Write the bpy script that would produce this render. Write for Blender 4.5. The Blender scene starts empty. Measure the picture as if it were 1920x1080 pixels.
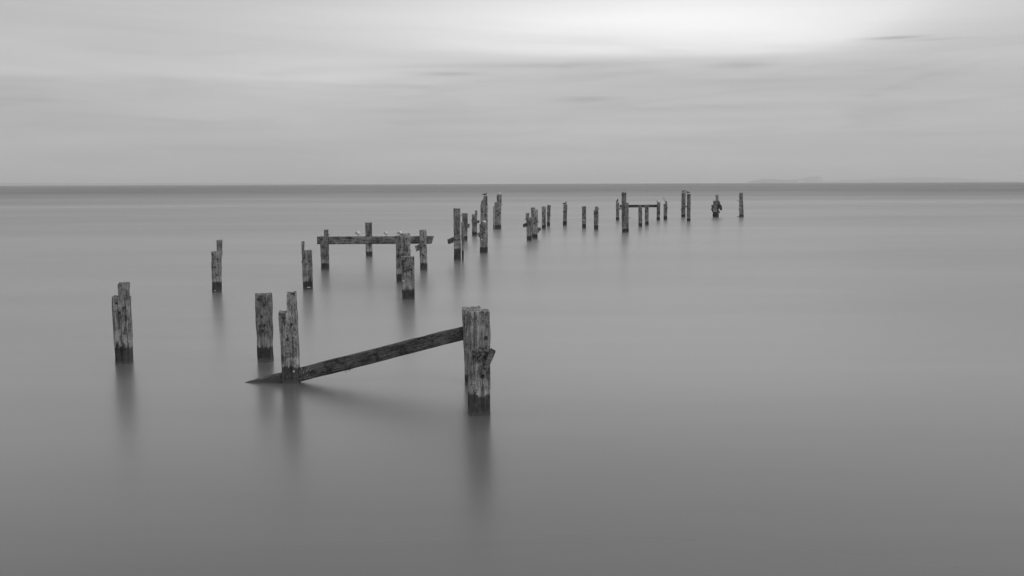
import bpy, bmesh, math, random
from mathutils import Vector, Matrix, noise

SC = bpy.context.scene
COL = SC.collection
R = math.radians

# ------------------------------------------------------------------ camera
H = 3.3                      # eye height above the water, metres
FPX = 1867.0                 # focal length in photograph pixels (35 mm lens)
PITCH = math.atan((540 - 344.3) / FPX)
ROLL = R(-0.21)
cam_d = bpy.data.cameras.new('camera')
cam_d.sensor_width = 36.0
cam_d.lens = 36.0 * FPX / 1920.0
cam_d.clip_start = 0.1
cam_d.clip_end = 120000.0
cam = bpy.data.objects.new('camera', cam_d)
COL.objects.link(cam)
CR = Matrix.Rotation(R(90) - PITCH, 3, 'X') @ Matrix.Rotation(ROLL, 3, 'Z')
cam.matrix_world = Matrix.Translation((0, 0, H)) @ CR.to_4x4()
SC.camera = cam
C0 = Vector((0, 0, H))

# ------------------------------------------------------------------ world
SUN_EL, SUN_AZ = R(46), R(128)        # sun behind the overcast, high over the right shoulder
world = bpy.data.worlds.new('World')
SC.world = world
world.use_nodes = True
wt = world.node_tree
wt.nodes.clear()


class NT:
    """tiny node helper"""
    def __init__(s, t): s.t = t
    def n(s, typ, **kw):
        o = s.t.nodes.new(typ)
        for k, v in kw.items(): setattr(o, k, v)
        return o
    def link(s, a, b): s.t.links.new(a, b)
    def put(s, sock, v):
        if hasattr(v, 'is_output'): s.link(v, sock)
        else: sock.default_value = v
    def m(s, op, a, b=0.0, c=0.0, clamp=False):
        o = s.n('ShaderNodeMath', operation=op, use_clamp=clamp)
        s.put(o.inputs[0], a); s.put(o.inputs[1], b); s.put(o.inputs[2], c)
        return o.outputs[0]
    def xyz(s, x, y, z):
        o = s.n('ShaderNodeCombineXYZ')
        s.put(o.inputs[0], x); s.put(o.inputs[1], y); s.put(o.inputs[2], z)
        return o.outputs[0]
    def sep(s, v):
        o = s.n('ShaderNodeSeparateXYZ'); s.link(v, o.inputs[0]); return o.outputs
    def noise(s, v, scale=1.0, detail=4.0, rough=0.55, dist=0.0):
        o = s.n('ShaderNodeTexNoise'); s.link(v, o.inputs['Vector'])
        o.inputs['Scale'].default_value = scale; o.inputs['Detail'].default_value = detail
        o.inputs['Roughness'].default_value = rough; o.inputs['Distortion'].default_value = dist
        return o.outputs[0]
    def step(s, v, a, b, lo=0.0, hi=1.0):
        o = s.n('ShaderNodeMapRange', interpolation_type='SMOOTHSTEP')
        s.put(o.inputs['Value'], v); s.put(o.inputs['From Min'], a); s.put(o.inputs['From Max'], b)
        o.inputs['To Min'].default_value = lo; o.inputs['To Max'].default_value = hi
        return o.outputs[0]
    def lin(s, v, a, b, lo, hi):
        o = s.n('ShaderNodeMapRange')
        s.put(o.inputs['Value'], v); s.put(o.inputs['From Min'], a); s.put(o.inputs['From Max'], b)
        o.inputs['To Min'].default_value = lo; o.inputs['To Max'].default_value = hi
        return o.outputs[0]
    def gauss(s, v, c, w):
        d = s.m('DIVIDE', s.m('SUBTRACT', v, c), w)
        return s.m('MULTIPLY', d, d)


def build_sky():
    g = NT(wt)
    tc = g.n('ShaderNodeTexCoord')
    x, y, z = g.sep(tc.outputs['Generated'])
    az = g.m('ARCTAN2', x, y)
    el = g.m('ARCSINE', z)
    # broad soft cloud sheets and fine wind-drawn streaks, both stretched along the horizon
    vb = g.xyz(g.m('MULTIPLY', az, 1.5), g.m('MULTIPLY', el, 11.0), 3.7)
    vs = g.xyz(g.m('MULTIPLY', az, 3.2), g.m('ADD', g.m('MULTIPLY', el, 42.0), g.m('MULTIPLY', az, 1.3)), 9.1)
    nb = g.m('SUBTRACT', g.noise(vb, 1.0, 3.0, 0.5, 0.3), 0.5)
    ns = g.m('SUBTRACT', g.noise(vs, 1.0, 5.0, 0.55, 0.4), 0.5)
    base = g.m('ADD', 0.435, g.m('MULTIPLY', nb, 0.17))
    base = g.m('ADD', base, g.m('MULTIPLY', ns, 0.11))
    vf = g.xyz(g.m('MULTIPLY', az, 5.0), g.m('ADD', g.m('MULTIPLY', el, 150.0), g.m('MULTIPLY', az, 2.0)), 1.3)
    nf = g.m('SUBTRACT', g.noise(vf, 1.0, 4.0, 0.5, 0.3), 0.5)
    base = g.m('ADD', base, g.m('MULTIPLY', nf, 0.035))
    # broken, drifting lower cloud
    vm = g.xyz(g.m('MULTIPLY', az, 7.0), g.m('ADD', g.m('MULTIPLY', el, 62.0), g.m('MULTIPLY', az, -2.5)), 6.2)
    nm = g.noise(vm, 1.0, 4.0, 0.5, 0.8)
    low = g.m('MULTIPLY', g.step(el, 0.025, 0.06), g.step(el, 0.14, 0.11))
    base = g.m('SUBTRACT', base, g.m('MULTIPLY', g.m('MULTIPLY', g.step(nm, 0.46, 0.72), low), 0.045))
    base = g.m('ADD', base, g.m('MULTIPLY', low, 0.014))
    # an overcast sky grows brighter towards the zenith
    base = g.m('ADD', base, g.m('MULTIPLY', g.step(el, 0.15, 1.1), 0.34))
    # the thin bright part of the overcast where the light comes through
    elw = g.m('ADD', el, g.m('ADD', g.m('MULTIPLY', nb, 0.035), g.m('MULTIPLY', ns, 0.035)))
    q = g.m('ADD', g.gauss(az, 0.165, 0.30), g.gauss(elw, 0.158, 0.042))
    glow = g.m('EXPONENT', g.m('MULTIPLY', q, -1.0))
    # its lower edge is the top of a nearer cloud bank that climbs to the right
    bank = g.m('ADD', 0.1195, g.m('MULTIPLY', g.m('MAXIMUM', g.m('SUBTRACT', az, 0.31), 0.0), 0.20))
    bank = g.m('ADD', bank, g.m('MULTIPLY', ns, 0.014))
    soft = g.m('ADD', 0.0065, g.m('MULTIPLY', g.step(az, 0.05, -0.25), 0.05))
    soft = g.m('ADD', soft, g.m('MULTIPLY', g.step(az, 0.26, 0.46), 0.045))
    under = g.step(g.m('SUBTRACT', el, bank), g.m('MULTIPLY', soft, -0.5), soft)
    glow = g.m('MULTIPLY', glow, g.m('ADD', 0.30, g.m('MULTIPLY', under, 0.70)))
    q2 = g.m('ADD', g.gauss(az, 0.08, 0.55), g.gauss(elw, 0.145, 0.062))
    wide = g.m('EXPONENT', g.m('MULTIPLY', q2, -1.0))
    v = g.m('ADD', base, g.m('ADD', g.m('MULTIPLY', glow, 0.39), g.m('MULTIPLY', wide, 0.115)))
    # a paler gap low on the left of it
    q3 = g.m('ADD', g.gauss(az, -0.17, 0.14), g.gauss(elw, 0.111, 0.013))
    v = g.m('ADD', v, g.m('MULTIPLY', g.m('EXPONENT', g.m('MULTIPLY', q3, -1.0)), 0.075))
    # slim dark scraps of lower cloud
    for (a, e, wa, we, k) in ((0.360, 0.1318, 0.026, 0.0016, 0.16), (0.395, 0.1284, 0.030, 0.0012, 0.06), (0.225, 0.1120, 0.035, 0.0035, 0.08),
                              (-0.06, 0.1075, 0.035, 0.0020, 0.08), (0.02, 0.1150, 0.10, 0.0025, 0.06), (0.074, 0.0819, 0.026, 0.0026, 0.07),
                              (-0.105, 0.0710, 0.045, 0.0035, 0.05), (-0.03, 0.0620, 0.10, 0.0040, 0.035), (0.26, 0.0965, 0.09, 0.0035, 0.045),
                              (0.18, 0.0735, 0.09, 0.0040, 0.04), (0.20, 0.0600, 0.14, 0.0030, 0.02), (-0.28, 0.0340, 0.08, 0.0040, 0.02),
                              (-0.12, 0.0950, 0.07, 0.0022, 0.03), (0.44, 0.1250, 0.10, 0.0160, 0.03)):
        qq = g.m('ADD', g.gauss(az, a, wa), g.gauss(g.m('ADD', el, g.m('MULTIPLY', ns, 0.006)), e, we))
        v = g.m('SUBTRACT', v, g.m('MULTIPLY', g.m('EXPONENT', g.m('MULTIPLY', qq, -1.0)), 1.25 * k))
    sky = g.n('ShaderNodeTexSky', sky_type='NISHITA')
    sky.sun_disc = False
    sky.sun_elevation = SUN_EL
    sky.sun_rotation = SUN_AZ
    bw = g.n('ShaderNodeRGBToBW')
    g.link(sky.outputs[0], bw.inputs[0])
    # overcast hides nearly all of the clear sky; 10 = 1 / background strength
    tot = g.m('ADD', g.m('MULTIPLY', bw.outputs[0], 0.06), g.m('MULTIPLY', v, 9.4))
    bg = g.n('ShaderNodeBackground')
    g.link(g.xyz(tot, tot, tot), bg.inputs['Color'])
    bg.inputs['Strength'].default_value = 0.1
    out = g.n('ShaderNodeOutputWorld')
    g.link(bg.outputs[0], out.inputs[0])


build_sky()

sun_d = bpy.data.lights.new('sun', 'SUN')
sun_d.energy = 0.9
sun_d.angle = R(30)
sun_d.color = (1, 1, 1)              # black-and-white photograph
sun = bpy.data.objects.new('sun', sun_d)
COL.objects.link(sun)
sd = Vector((math.sin(SUN_AZ) * math.cos(SUN_EL), math.cos(SUN_AZ) * math.cos(SUN_EL), math.sin(SUN_EL)))
sun.rotation_euler = sd.to_track_quat('Z', 'Y').to_euler()

SC.view_settings.view_transform = 'Standard'
SC.view_settings.look = 'None'
SC.view_settings.exposure = 0.1
SC.view_settings.gamma = 1.0
SC.view_settings.use_curve_mapping = False
SC.render.engine = 'CYCLES'
SC.cycles.max_bounces = 8
SC.cycles.volume_bounces = 6
SC.cycles.use_denoising = True


# ------------------------------------------------------------------ geometry of the view (to find where things stand)
def ray(px, py):
    d = CR @ Vector(((px - 960) / FPX, -(py - 540) / FPX, -1.0))
    return d.normalized()


def at(px, py, z=0.0):
    d = ray(px, py)
    return C0 + d * ((z - H) / d.z)


def proj(p):
    c = CR.transposed() @ (p - C0)
    return 960 + FPX * c.x / -c.z, 540 - FPX * c.y / -c.z, -c.z


def z_at(p, py):
    """height above the foot p that shows at picture row py"""
    q = CR.transposed() @ (p - C0)
    k = CR.transposed() @ Vector((0, 0, 1))
    t = (540 - py) / FPX
    return (-t * q.z - q.y) / (k.y + t * k.z)


def on_plane(px, py, a, b):
    """where the sight line meets the upright plane through ground points a, b"""
    d = ray(px, py)
    n = Vector((b.y - a.y, -(b.x - a.x), 0))
    return C0 + d * ((a - C0).dot(n) / d.dot(n))


# ------------------------------------------------------------------ materials
def new_mat(name):
    m = bpy.data.materials.new(name)
    m.use_nodes = True
    m.node_tree.nodes.clear()
    g = NT(m.node_tree)
    out = g.n('ShaderNodeOutputMaterial')
    b = g.n('ShaderNodeBsdfPrincipled')
    g.link(b.outputs[0], out.inputs[0])
    return m, g, b, out


def grey(g, v): return g.xyz(v, v, v)


def wood_mat(name, tone=1.0, axis=2, wet=True):
    m, g, b, out = new_mat(name)
    tc = g.n('ShaderNodeTexCoord'); oi = g.n('ShaderNodeObjectInfo'); geo = g.n('ShaderNodeNewGeometry')
    off = g.n('ShaderNodeVectorMath', operation='ADD')
    g.link(tc.outputs['Object'], off.inputs[0])
    rr = g.m('ADD', g.m('MULTIPLY', oi.outputs['Random'], 37.0), g.m('MULTIPLY', g.sep(oi.outputs['Color'])[1], 50.0))
    g.link(g.xyz(rr, rr, rr), off.inputs[1])
    P = off.outputs[0]

    def stretched(a, c):
        mp = g.n('ShaderNodeMapping'); g.link(P, mp.inputs[0])
        s = [a, a, a]; s[axis] = c
        mp.inputs['Scale'].default_value = s
        return mp.outputs[0]
    grain = g.noise(stretched(60, 3.0), 1.0, 5.0, 0.65, 0.3)
    streak = g.noise(stretched(15, 1.3), 1.0, 4.0, 0.6, 0.6)
    blotch = g.noise(P, 5.5, 5.0, 0.65, 0.5)
    speck = g.noise(P, 75.0, 3.0, 0.7)
    v = g.m('ADD', g.m('MULTIPLY', grain, 0.30), g.m('MULTIPLY', streak, 0.25))
    v = g.m('ADD', v, g.m('MULTIPLY', blotch, 0.28))
    v = g.m('ADD', v, g.m('MULTIPLY', speck, 0.29))
    t = g.step(v, 0.455, 0.665)
    col = g.m('ADD', 0.045 * tone, g.m('MULTIPLY', t, 0.36 * tone))
    # pitted, worm-eaten patches
    pit = g.m('MULTIPLY', g.step(g.noise(stretched(48, 22), 1.0, 2.0, 0.6, 0.4), 0.54, 0.63), g.step(g.noise(P, 3.3, 2.0), 0.38, 0.56))
    col = g.m('MULTIPLY', col, g.m('SUBTRACT', 1.0, g.m('MULTIPLY', pit, 0.75)))
    col = g.m('MULTIPLY', col, g.lin(g.m('FRACT', g.m('MULTIPLY', oi.outputs['Random'], 7.31)), 0.0, 1.0, 0.78, 1.22))
    # dark splits along the grain
    crack = g.step(g.noise(stretched(24, 0.8), 1.0, 2.0, 0.5, 0.2), 0.36, 0.30)
    col = g.m('MULTIPLY', col, g.m('SUBTRACT', 1.0, g.m('MULTIPLY', crack, 0.6)))
    # dark iron and weed stains
    stain = g.step(g.noise(stretched(7, 3.2), 1.0, 4.0, 0.6, 0.8), 0.56, 0.68)
    col = g.m('MULTIPLY', col, g.m('SUBTRACT', 1.0, g.m('MULTIPLY', stain, 0.62)))
    # pale barnacles and droppings
    vo = g.n('ShaderNodeTexVoronoi'); g.link(P, vo.inputs['Vector']); vo.inputs['Scale'].default_value = 26.0
    dots = g.m('MULTIPLY', g.step(vo.outputs['Distance'], 0.26, 0.14), g.step(g.noise(P, 2.6, 2.0), 0.60, 0.68))
    col = g.m('ADD', col, g.m('MULTIPLY', dots, 0.30))
    rough = 0.85
    if wet:
        _, _, wz = g.sep(geo.outputs['Position'])
        tide = g.sep(oi.outputs['Color'])[0]
        w0 = g.m('SUBTRACT', wz, tide)
        wz2 = g.m('ADD', w0, g.m('MULTIPLY', g.m('SUBTRACT', streak, 0.5), 0.17))
        wz2 = g.m('ADD', wz2, g.m('MULTIPLY', g.m('SUBTRACT', blotch, 0.5), 0.06))
        mask = g.step(wz2, 0.03, -0.02)
        # bleached salt line just over the tide mark
        pale = g.m('MULTIPLY', g.step(wz2, 0.30, 0.06), g.m('ADD', 0.3, g.m('MULTIPLY', speck, 0.8)))
        col = g.m('MULTIPLY', col, g.m('ADD', 1.0, g.m('MULTIPLY', pale, 0.38)))
        wetcol = g.m('ADD', 0.012, g.m('MULTIPLY', col, 0.13))
        mx = g.n('ShaderNodeMix', data_type='FLOAT')
        g.link(mask, mx.inputs[0]); g.link(col, mx.inputs[2]); g.link(wetcol, mx.inputs[3])
        col = mx.outputs[0]
        rough = g.m('SUBTRACT', 0.88, g.m('MULTIPLY', mask, 0.33))
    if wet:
        # averaged wave wash painted on the foot: grey that blends into the water's reflection
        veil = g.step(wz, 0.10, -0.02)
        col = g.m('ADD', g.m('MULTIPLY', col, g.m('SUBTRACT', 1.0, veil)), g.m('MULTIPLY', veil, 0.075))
    g.link(grey(g, col), b.inputs['Base Color'])
    g.put(b.inputs['Roughness'], rough)
    b.inputs['Specular IOR Level'].default_value = 0.25
    bp = g.n('ShaderNodeBump'); bp.inputs['Strength'].default_value = 0.9
    bp.inputs['Distance'].default_value = 0.012
    hh = g.m('ADD', g.m('MULTIPLY', grain, 0.7), g.m('MULTIPLY', speck, 0.5))
    hh = g.m('SUBTRACT', hh, g.m('MULTIPLY', crack, 0.9))
    g.link(hh, bp.inputs['Height']); g.link(bp.outputs[0], b.inputs['Normal'])
    return m


def plain_mat(name, lo, hi, scale, rough=0.7, spec=0.3, bump=0.0):
    m, g, b, out = new_mat(name)
    tc = g.n('ShaderNodeTexCoord')
    nz = g.noise(tc.outputs['Object'], scale, 5.0, 0.65)
    col = g.m('ADD', lo, g.m('MULTIPLY', g.step(nz, 0.32, 0.68), hi - lo))
    g.link(grey(g, col), b.inputs['Base Color'])
    b.inputs['Roughness'].default_value = rough
    b.inputs['Specular IOR Level'].default_value = spec
    if bump:
        bp = g.n('ShaderNodeBump'); bp.inputs['Strength'].default_value = 0.8
        bp.inputs['Distance'].default_value = bump
        g.link(nz, bp.inputs['Height']); g.link(bp.outputs[0], b.inputs['Normal'])
    return m


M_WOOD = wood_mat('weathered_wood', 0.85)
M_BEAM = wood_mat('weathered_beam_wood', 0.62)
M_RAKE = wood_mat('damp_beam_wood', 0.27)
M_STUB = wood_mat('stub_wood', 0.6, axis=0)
M_IRON = plain_mat('rusted_iron', 0.012, 0.06, 40, 0.75, 0.3, 0.004)
M_MUSSEL = plain_mat('mussel_shell', 0.02, 0.13, 30, 0.5, 0.4, 0.006)
M_BRIGHT = plain_mat('worn_metal_hole_light', 0.35, 0.5, 60, 0.4, 0.5)
M_WHITE = plain_mat('white_feather', 0.78, 0.88, 25, 0.8, 0.1)
M_GREYF = plain_mat('grey_feather', 0.17, 0.27, 25, 0.8, 0.1)
M_DARKF = plain_mat('dark_feather', 0.02, 0.05, 25, 0.6, 0.3)
M_BROWNF = plain_mat('mottled_feather', 0.05, 0.14, 30, 0.8, 0.1)
M_BILL = plain_mat('bill', 0.10, 0.2, 10, 0.5, 0.3)
M_LAND = plain_mat('far_downland', 0.08, 0.13, 0.004, 0.95, 0.0)
M_CHALK = plain_mat('chalk_cliff', 0.30, 0.5, 0.02, 0.95, 0.0)


def sea_mat():
    m, g, b, out = new_mat('sea_water')
    g.t.nodes.remove(b)
    geo = g.n('ShaderNodeNewGeometry')
    x, y, z = g.sep(geo.outputs['Position'])
    # long soft drifts, drawn out across the view by the waves running ashore
    n1 = g.noise(g.xyz(g.m('MULTIPLY', x, 0.045), g.m('MULTIPLY', y, 0.16), 0.0), 1.0, 4.0, 0.5, 0.4)
    n2 = g.noise(g.xyz(g.m('MULTIPLY', x, 0.008), g.m('MULTIPLY', y, 0.028), 4.0), 1.0, 3.0, 0.5, 0.3)
    n3 = g.noise(g.xyz(g.m('MULTIPLY', x, 0.0012), g.m('MULTIPLY', y, 0.010), 8.0), 1.0, 3.0, 0.5, 0.2)
    n0 = g.noise(g.xyz(g.m('MULTIPLY', x, 0.22), g.m('MULTIPLY', y, 1.5), 2.0), 1.0, 4.0, 0.6, 0.6)
    d0 = g.m('MULTIPLY', g.m('SUBTRACT', n0, 0.5), 0.02)
    d = g.m('ADD', g.m('ADD', d0, g.m('MULTIPLY', g.m('SUBTRACT', n1, 0.5), 0.07)),
            g.m('ADD', g.m('MULTIPLY', g.m('SUBTRACT', n2, 0.5), 0.13), g.m('MULTIPLY', g.m('SUBTRACT', n3, 0.5), 0.16)))
    dist = g.m('SQRT', g.m('ADD', g.m('MULTIPLY', x, x), g.m('MULTIPLY', y, y)))
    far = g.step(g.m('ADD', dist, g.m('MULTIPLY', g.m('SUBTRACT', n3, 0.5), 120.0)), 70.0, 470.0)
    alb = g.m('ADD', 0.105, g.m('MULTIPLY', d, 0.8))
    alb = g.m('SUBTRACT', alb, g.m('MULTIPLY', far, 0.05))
    dif = g.n('ShaderNodeBsdfDiffuse')
    g.link(grey(g, alb), dif.inputs['Color'])
    gl = g.n('ShaderNodeBsdfAnisotropic', distribution='MULTI_GGX')
    gl.inputs['Color'].default_value = (0.93, 0.93, 0.93, 1)
    g.put(gl.inputs['Roughness'], g.m('ADD', 0.265, g.m('MULTIPLY', d, 0.25)))
    fr = g.n('ShaderNodeFresnel'); fr.inputs['IOR'].default_value = 1.8
    # the averaged wave slopes keep the sheen from rising all the way to a mirror at grazing angles
    k = g.m('MULTIPLY', g.step(fr.outputs[0], 0.0, 0.50), g.step(dist, 9.0, 30.0, 0.62, 0.545))
    k = g.m('SUBTRACT', k, g.m('MULTIPLY', far, 0.215), clamp=True)
    # a calm slick on the right, far out
    sl = g.m('MULTIPLY', g.m('EXPONENT', g.m('MULTIPLY', g.gauss(g.m('ADD', y, g.m('MULTIPLY', g.m('SUBTRACT', n2, 0.5), 40.0)), 172.0, 17.0), -1.0)), g.step(x, -5.0, 75.0))
    d = g.m('ADD', d, g.m('MULTIPLY', sl, 0.085))
    k = g.m('ADD', k, d, clamp=True)
    mx = g.n('ShaderNodeMixShader')
    g.link(k, mx.inputs[0]); g.link(dif.outputs[0], mx.inputs[1]); g.link(gl.outputs[0], mx.inputs[2])
    g.link(mx.outputs[0], out.inputs[0])
    return m


M_SEA = sea_mat()


# ------------------------------------------------------------------ object helpers
def link_mesh(name, bm, mat, parent=None, smooth=True, sharp=40):
    me = bpy.data.meshes.new(name)
    bmesh.ops.recalc_face_normals(bm, faces=bm.faces[:])
    bm.to_mesh(me); bm.free()
    if smooth:
        me.polygons.foreach_set('use_smooth', [True] * len(me.polygons))
        me.set_sharp_from_angle(angle=R(sharp))
    me.materials.append(mat)
    o = bpy.data.objects.new(name, me)
    COL.objects.link(o)
    if parent: o.parent = parent
    return o


def tag(o, label=None, cat=None, group=None, kind=None):
    if label: o['label'] = label
    if cat: o['category'] = cat
    if group: o['group'] = group
    if kind: o['kind'] = kind
    return o


def root_at(name, loc, rz=0.0):
    o = bpy.data.objects.new(name, None)
    o.empty_display_size = 0.2
    COL.objects.link(o)
    o.location = loc; o.rotation_euler = (0, 0, rz)
    return o


def rect_ring(n, rc):
    """unit square outline with clipped corners: (s, t, normal_s, normal_t)"""
    pts = []
    sides = (((0, 0), (1, 0), (0, -1)), ((1, 0), (1, 1), (1, 0)), ((1, 1), (0, 1), (0, 1)), ((0, 1), (0, 0), (-1, 0)))
    for (a, b, nn) in sides:
        for i in range(n):
            f = rc + (1 - 2 * rc) * i / (n - 1)
            pts.append((a[0] + (b[0] - a[0]) * f, a[1] + (b[1] - a[1]) * f, nn[0], nn[1]))
    return pts


def round_ring(n):
    return [(0.5 + 0.5 * math.cos(a), 0.5 + 0.5 * math.sin(a), math.cos(a), math.sin(a))
            for a in (math.tau * (i + 0.5) / n for i in range(n))]


def timber(bm, bot, top, zb, zt, seed, n=10, dz=0.05, amp=0.006, cracks=2, jag=0.02, slant=(0, 0),
           rnd=False, ledge=None, lump=0.0, k0=0.75):
    """one weathered baulk: bot/top = (u0,u1,v0,v1) outlines, lofted from zb to zt with grain, splits and a worn end"""
    rs = random.Random(seed)
    ring = round_ring(n * 4) if rnd else rect_ring(n, 0.07)
    L = zt - zb
    nz = max(6, int(L / dz))
    fs = [i / nz for i in range(nz + 1)]
    fs[-1] = 1.0 - 0.010 / L if L > 0.1 else 0.97
    fs.append(1.0)
    if ledge:
        fl = (ledge - zb) / L
        fs += [fl - 0.004 / L, fl + 0.004 / L]
        fs.sort()
    off = Vector((rs.uniform(0, 90), rs.uniform(0, 90), rs.uniform(0, 90)))
    cr = []
    for _ in range(cracks):
        cr.append((rs.uniform(0, len(ring)), rs.uniform(0.010, 0.028), rs.uniform(0.5, 1.0), rs.uniform(0.15, 0.85), rs.random() < 0.6))
    rings = []
    N = len(ring)
    for j, f in enumerate(fs):
        z = zb + L * f
        o4 = [bot[i] + (top[i] - bot[i]) * f for i in range(4)]
        wob = noise.noise(Vector((z * 0.9, 3.1, 7.7)) + off) * amp * 1.5
        vs = []
        last = f >= 1.0
        for i, (s, t, a, c) in enumerate(ring):
            u = o4[0] + (o4[1] - o4[0]) * s
            v = o4[2] + (o4[3] - o4[2]) * t
            p = Vector((u * 22, v * 22, z * 1.3)) + off
            dsp = noise.noise(p) * amp + noise.noise(Vector((u * 60, v * 60, z * 4)) + off) * amp * 0.6
            dsp += noise.noise(Vector((u * 4, v * 4, z * 3)) + off) * (amp * 0.8 + lump)
            for (cp, dep, wd, zl, fromtop) in cr:
                cq = (cp + noise.noise(Vector((z * 2.2, cp, 0)) + off) * 1.6) % N
                dd = min(abs(i - cq), N - abs(i - cq))
                if dd < wd * 1.6:
                    zz = (f - (1 - zl)) / 0.15 if fromtop else (1 - abs(f - 0.5) / (0.5 * zl)) * 3
                    k = max(0.0, min(1.0, zz))
                    dsp -= dep * (1 - dd / (wd * 1.6)) * k
            if ledge and z < ledge and z > 0.05 and c < -0.5:
                dsp -= 0.016
            if last: dsp -= 0.010 + abs(noise.noise(p * 1.7)) * 0.012
            dsp = max(dsp, -0.3 * min(o4[1] - o4[0], o4[3] - o4[2]))
            k = max(0.0, (f - k0) / (1 - k0))
            zz = z + k * (noise.noise(Vector((u * 16, v * 10, 1.0)) + off) * jag
                          + noise.noise(Vector((u * 45, v * 45, 2.0)) + off) * jag * 0.5
                          + slant[0] * (s - 0.5) + slant[1] * (t - 0.5))
            vs.append(bm.verts.new((u + a * dsp + wob, v + c * dsp + wob * 0.6, zz)))
        rings.append(vs)
    for r0, r1 in zip(rings, rings[1:]):
        for i in range(N):
            bm.faces.new((r0[i], r0[(i + 1) % N], r1[(i + 1) % N], r1[i]))
    # worn end grain
    lastr = rings[-1]
    cen = sum((v.co for v in lastr), Vector()) / N
    inner = []
    for v in lastr:
        q = cen + (v.co - cen) * 0.55
        q.z = v.co.z * 0.5 + cen.z * 0.5 - 0.006 + noise.noise(q * 40 + off) * jag * 0.5
        inner.append(bm.verts.new(q))
    cv = bm.verts.new(cen + Vector((0, 0, -0.008)))
    for i in range(N):
        k = (i + 1) % N
        bm.faces.new((lastr[i], lastr[k], inner[k], inner[i]))
        bm.faces.new((inner[i], inner[k], cv))
    bm.faces.new(list(reversed(rings[0])))


def tube(bm, p0, p1, r0, r1=None, n=8):
    r1 = r0 if r1 is None else r1
    d = (p1 - p0).normalized()
    a = d.orthogonal().normalized(); b = d.cross(a)
    A, B = [], []
    for i in range(n):
        t = math.tau * i / n
        e = a * math.cos(t) + b * math.sin(t)
        A.append(bm.verts.new(p0 + e * r0)); B.append(bm.verts.new(p1 + e * r1))
    for i in range(n):
        k = (i + 1) % n
        bm.faces.new((A[i], A[k], B[k], B[i]))
    bm.faces.new(list(reversed(A))); bm.faces.new(B)


def blob(bm, c, rx, ry, rz, seed, rough=0.25, sub=2):
    r = bmesh.ops.create_icosphere(bm, subdivisions=sub, radius=1.0)
    o = Vector((seed * 1.7, seed * 0.3, seed))
    for v in r['verts']:
        k = 1 + rough * noise.noise(v.co * 1.8 + o)
        v.co = Vector((v.co.x * rx * k, v.co.y * ry * k, v.co.z * rz * k)) + c


# ------------------------------------------------------------------ the sea, the far land, the air
def grid_sheet(name, size, z, mat):
    bm = bmesh.new()
    vs = [bm.verts.new((x, y, z)) for x, y in ((-size, -size), (size, -size), (size, size), (-size, size))]
    bm.faces.new(vs)
    return link_mesh(name, bm, mat, smooth=False)


sea = grid_sheet('sea', 27000.0, 0.0, M_SEA)
tag(sea, 'silky grey sea smoothed flat by a long exposure', 'sea', kind='structure')


def ridge(name, dist, prof, depth, mat, seed, foot_mat=None):
    """a ridge of land: prof = picture (x, y) crest points, at a real distance, with slopes falling to the sea behind and in front"""
    bm = bmesh.new()
    rows = []
    pts = []
    for (x0, y0), (x1, y1) in zip(prof, prof[1:]):
        n = max(2, int(abs(x1 - x0) / 4))
        for i in range(n): pts.append((x0 + (x1 - x0) * i / n, y0 + (y1 - y0) * i / n))
    pts.append(prof[-1])
    for i, (px, py) in enumerate(pts):
        d = ray(px, 400); d.z = 0; d.normalize()
        foot = d * dist
        h = max(2.0, z_at(foot, py))
        h *= 1 + 0.06 * noise.noise(Vector((px * 0.12, seed, 0)))
        row = []
        for (o, k) in ((-0.06, -0.02), (0.0, 0.42), (0.10, 0.72), (0.30, 0.93), (0.5, 1.0), (0.8, 0.8), (1.0, 0.35), (1.1, -0.02)):
            q = d * (dist + (o - 0.5) * depth)
            hh = h * k
            if 0 < k < 1: hh += h * 0.10 * noise.noise(Vector((q.x * 0.002, q.y * 0.002, seed)))
            row.append(bm.verts.new((q.x, q.y, max(hh, -0.9))))
        rows.append(row)
    for a, b in zip(rows, rows[1:]):
        for k in range(7): bm.faces.new((a[k], b[k], b[k + 1], a[k + 1]))
    for e in (rows[0], rows[-1]): bm.faces.new(e)
    return link_mesh(name, bm, mat, sharp=60)


hl = ridge('headland', 18500, [(1400, 341.0), (1415, 338.2), (1432, 335.6), (1445, 335.4), (1462, 337.2), (1492, 337.0), (1502, 334.4),
                               (1514, 332.0), (1526, 331.2), (1537, 331.4), (1539.5, 336), (1542, 341.2)], 1500, M_LAND, 2)
tag(hl, 'hazy humped headland ending in a steep cliff on the right horizon', 'headland', kind='structure')
# the pale chalk wall under the headland's crest, with its stacks
bm = bmesh.new()
rs = random.Random(4)
cols = []
for i in range(24):
    px = 1494 + i * 2.0
    d = ray(px, 400); d.z = 0; d.normalize()
    topy = 338.5 - 5.0 * min(1, max(0, (px - 1497) / 18)) + rs.uniform(-0.5, 0.5)
    dist = 17400 + rs.uniform(-30, 30)
    h = z_at(d * dist, topy)
    cols.append([bm.verts.new(Vector((d.x * (dist - 15), d.y * (dist - 15), -0.9))),
                 bm.verts.new(Vector((d.x * dist, d.y * dist, h * 0.5))),
                 bm.verts.new(Vector((d.x * (dist + 25), d.y * (dist + 25), h))),
                 bm.verts.new(Vector((d.x * (dist + 320), d.y * (dist + 320), h * 0.98))),
                 bm.verts.new(Vector((d.x * (dist + 330), d.y * (dist + 330), -0.9)))])
for a, b in zip(cols, cols[1:]):
    for k in range(4): bm.faces.new((a[k], b[k], b[k + 1], a[k + 1]))
for e in (cols[0], cols[-1]): bm.faces.new(e)
cl = link_mesh('chalk_cliff', bm, M_CHALK, sharp=60)
tag(cl, 'pale chalk cliff face at the end of the far headland', 'cliff', kind='structure')
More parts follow.
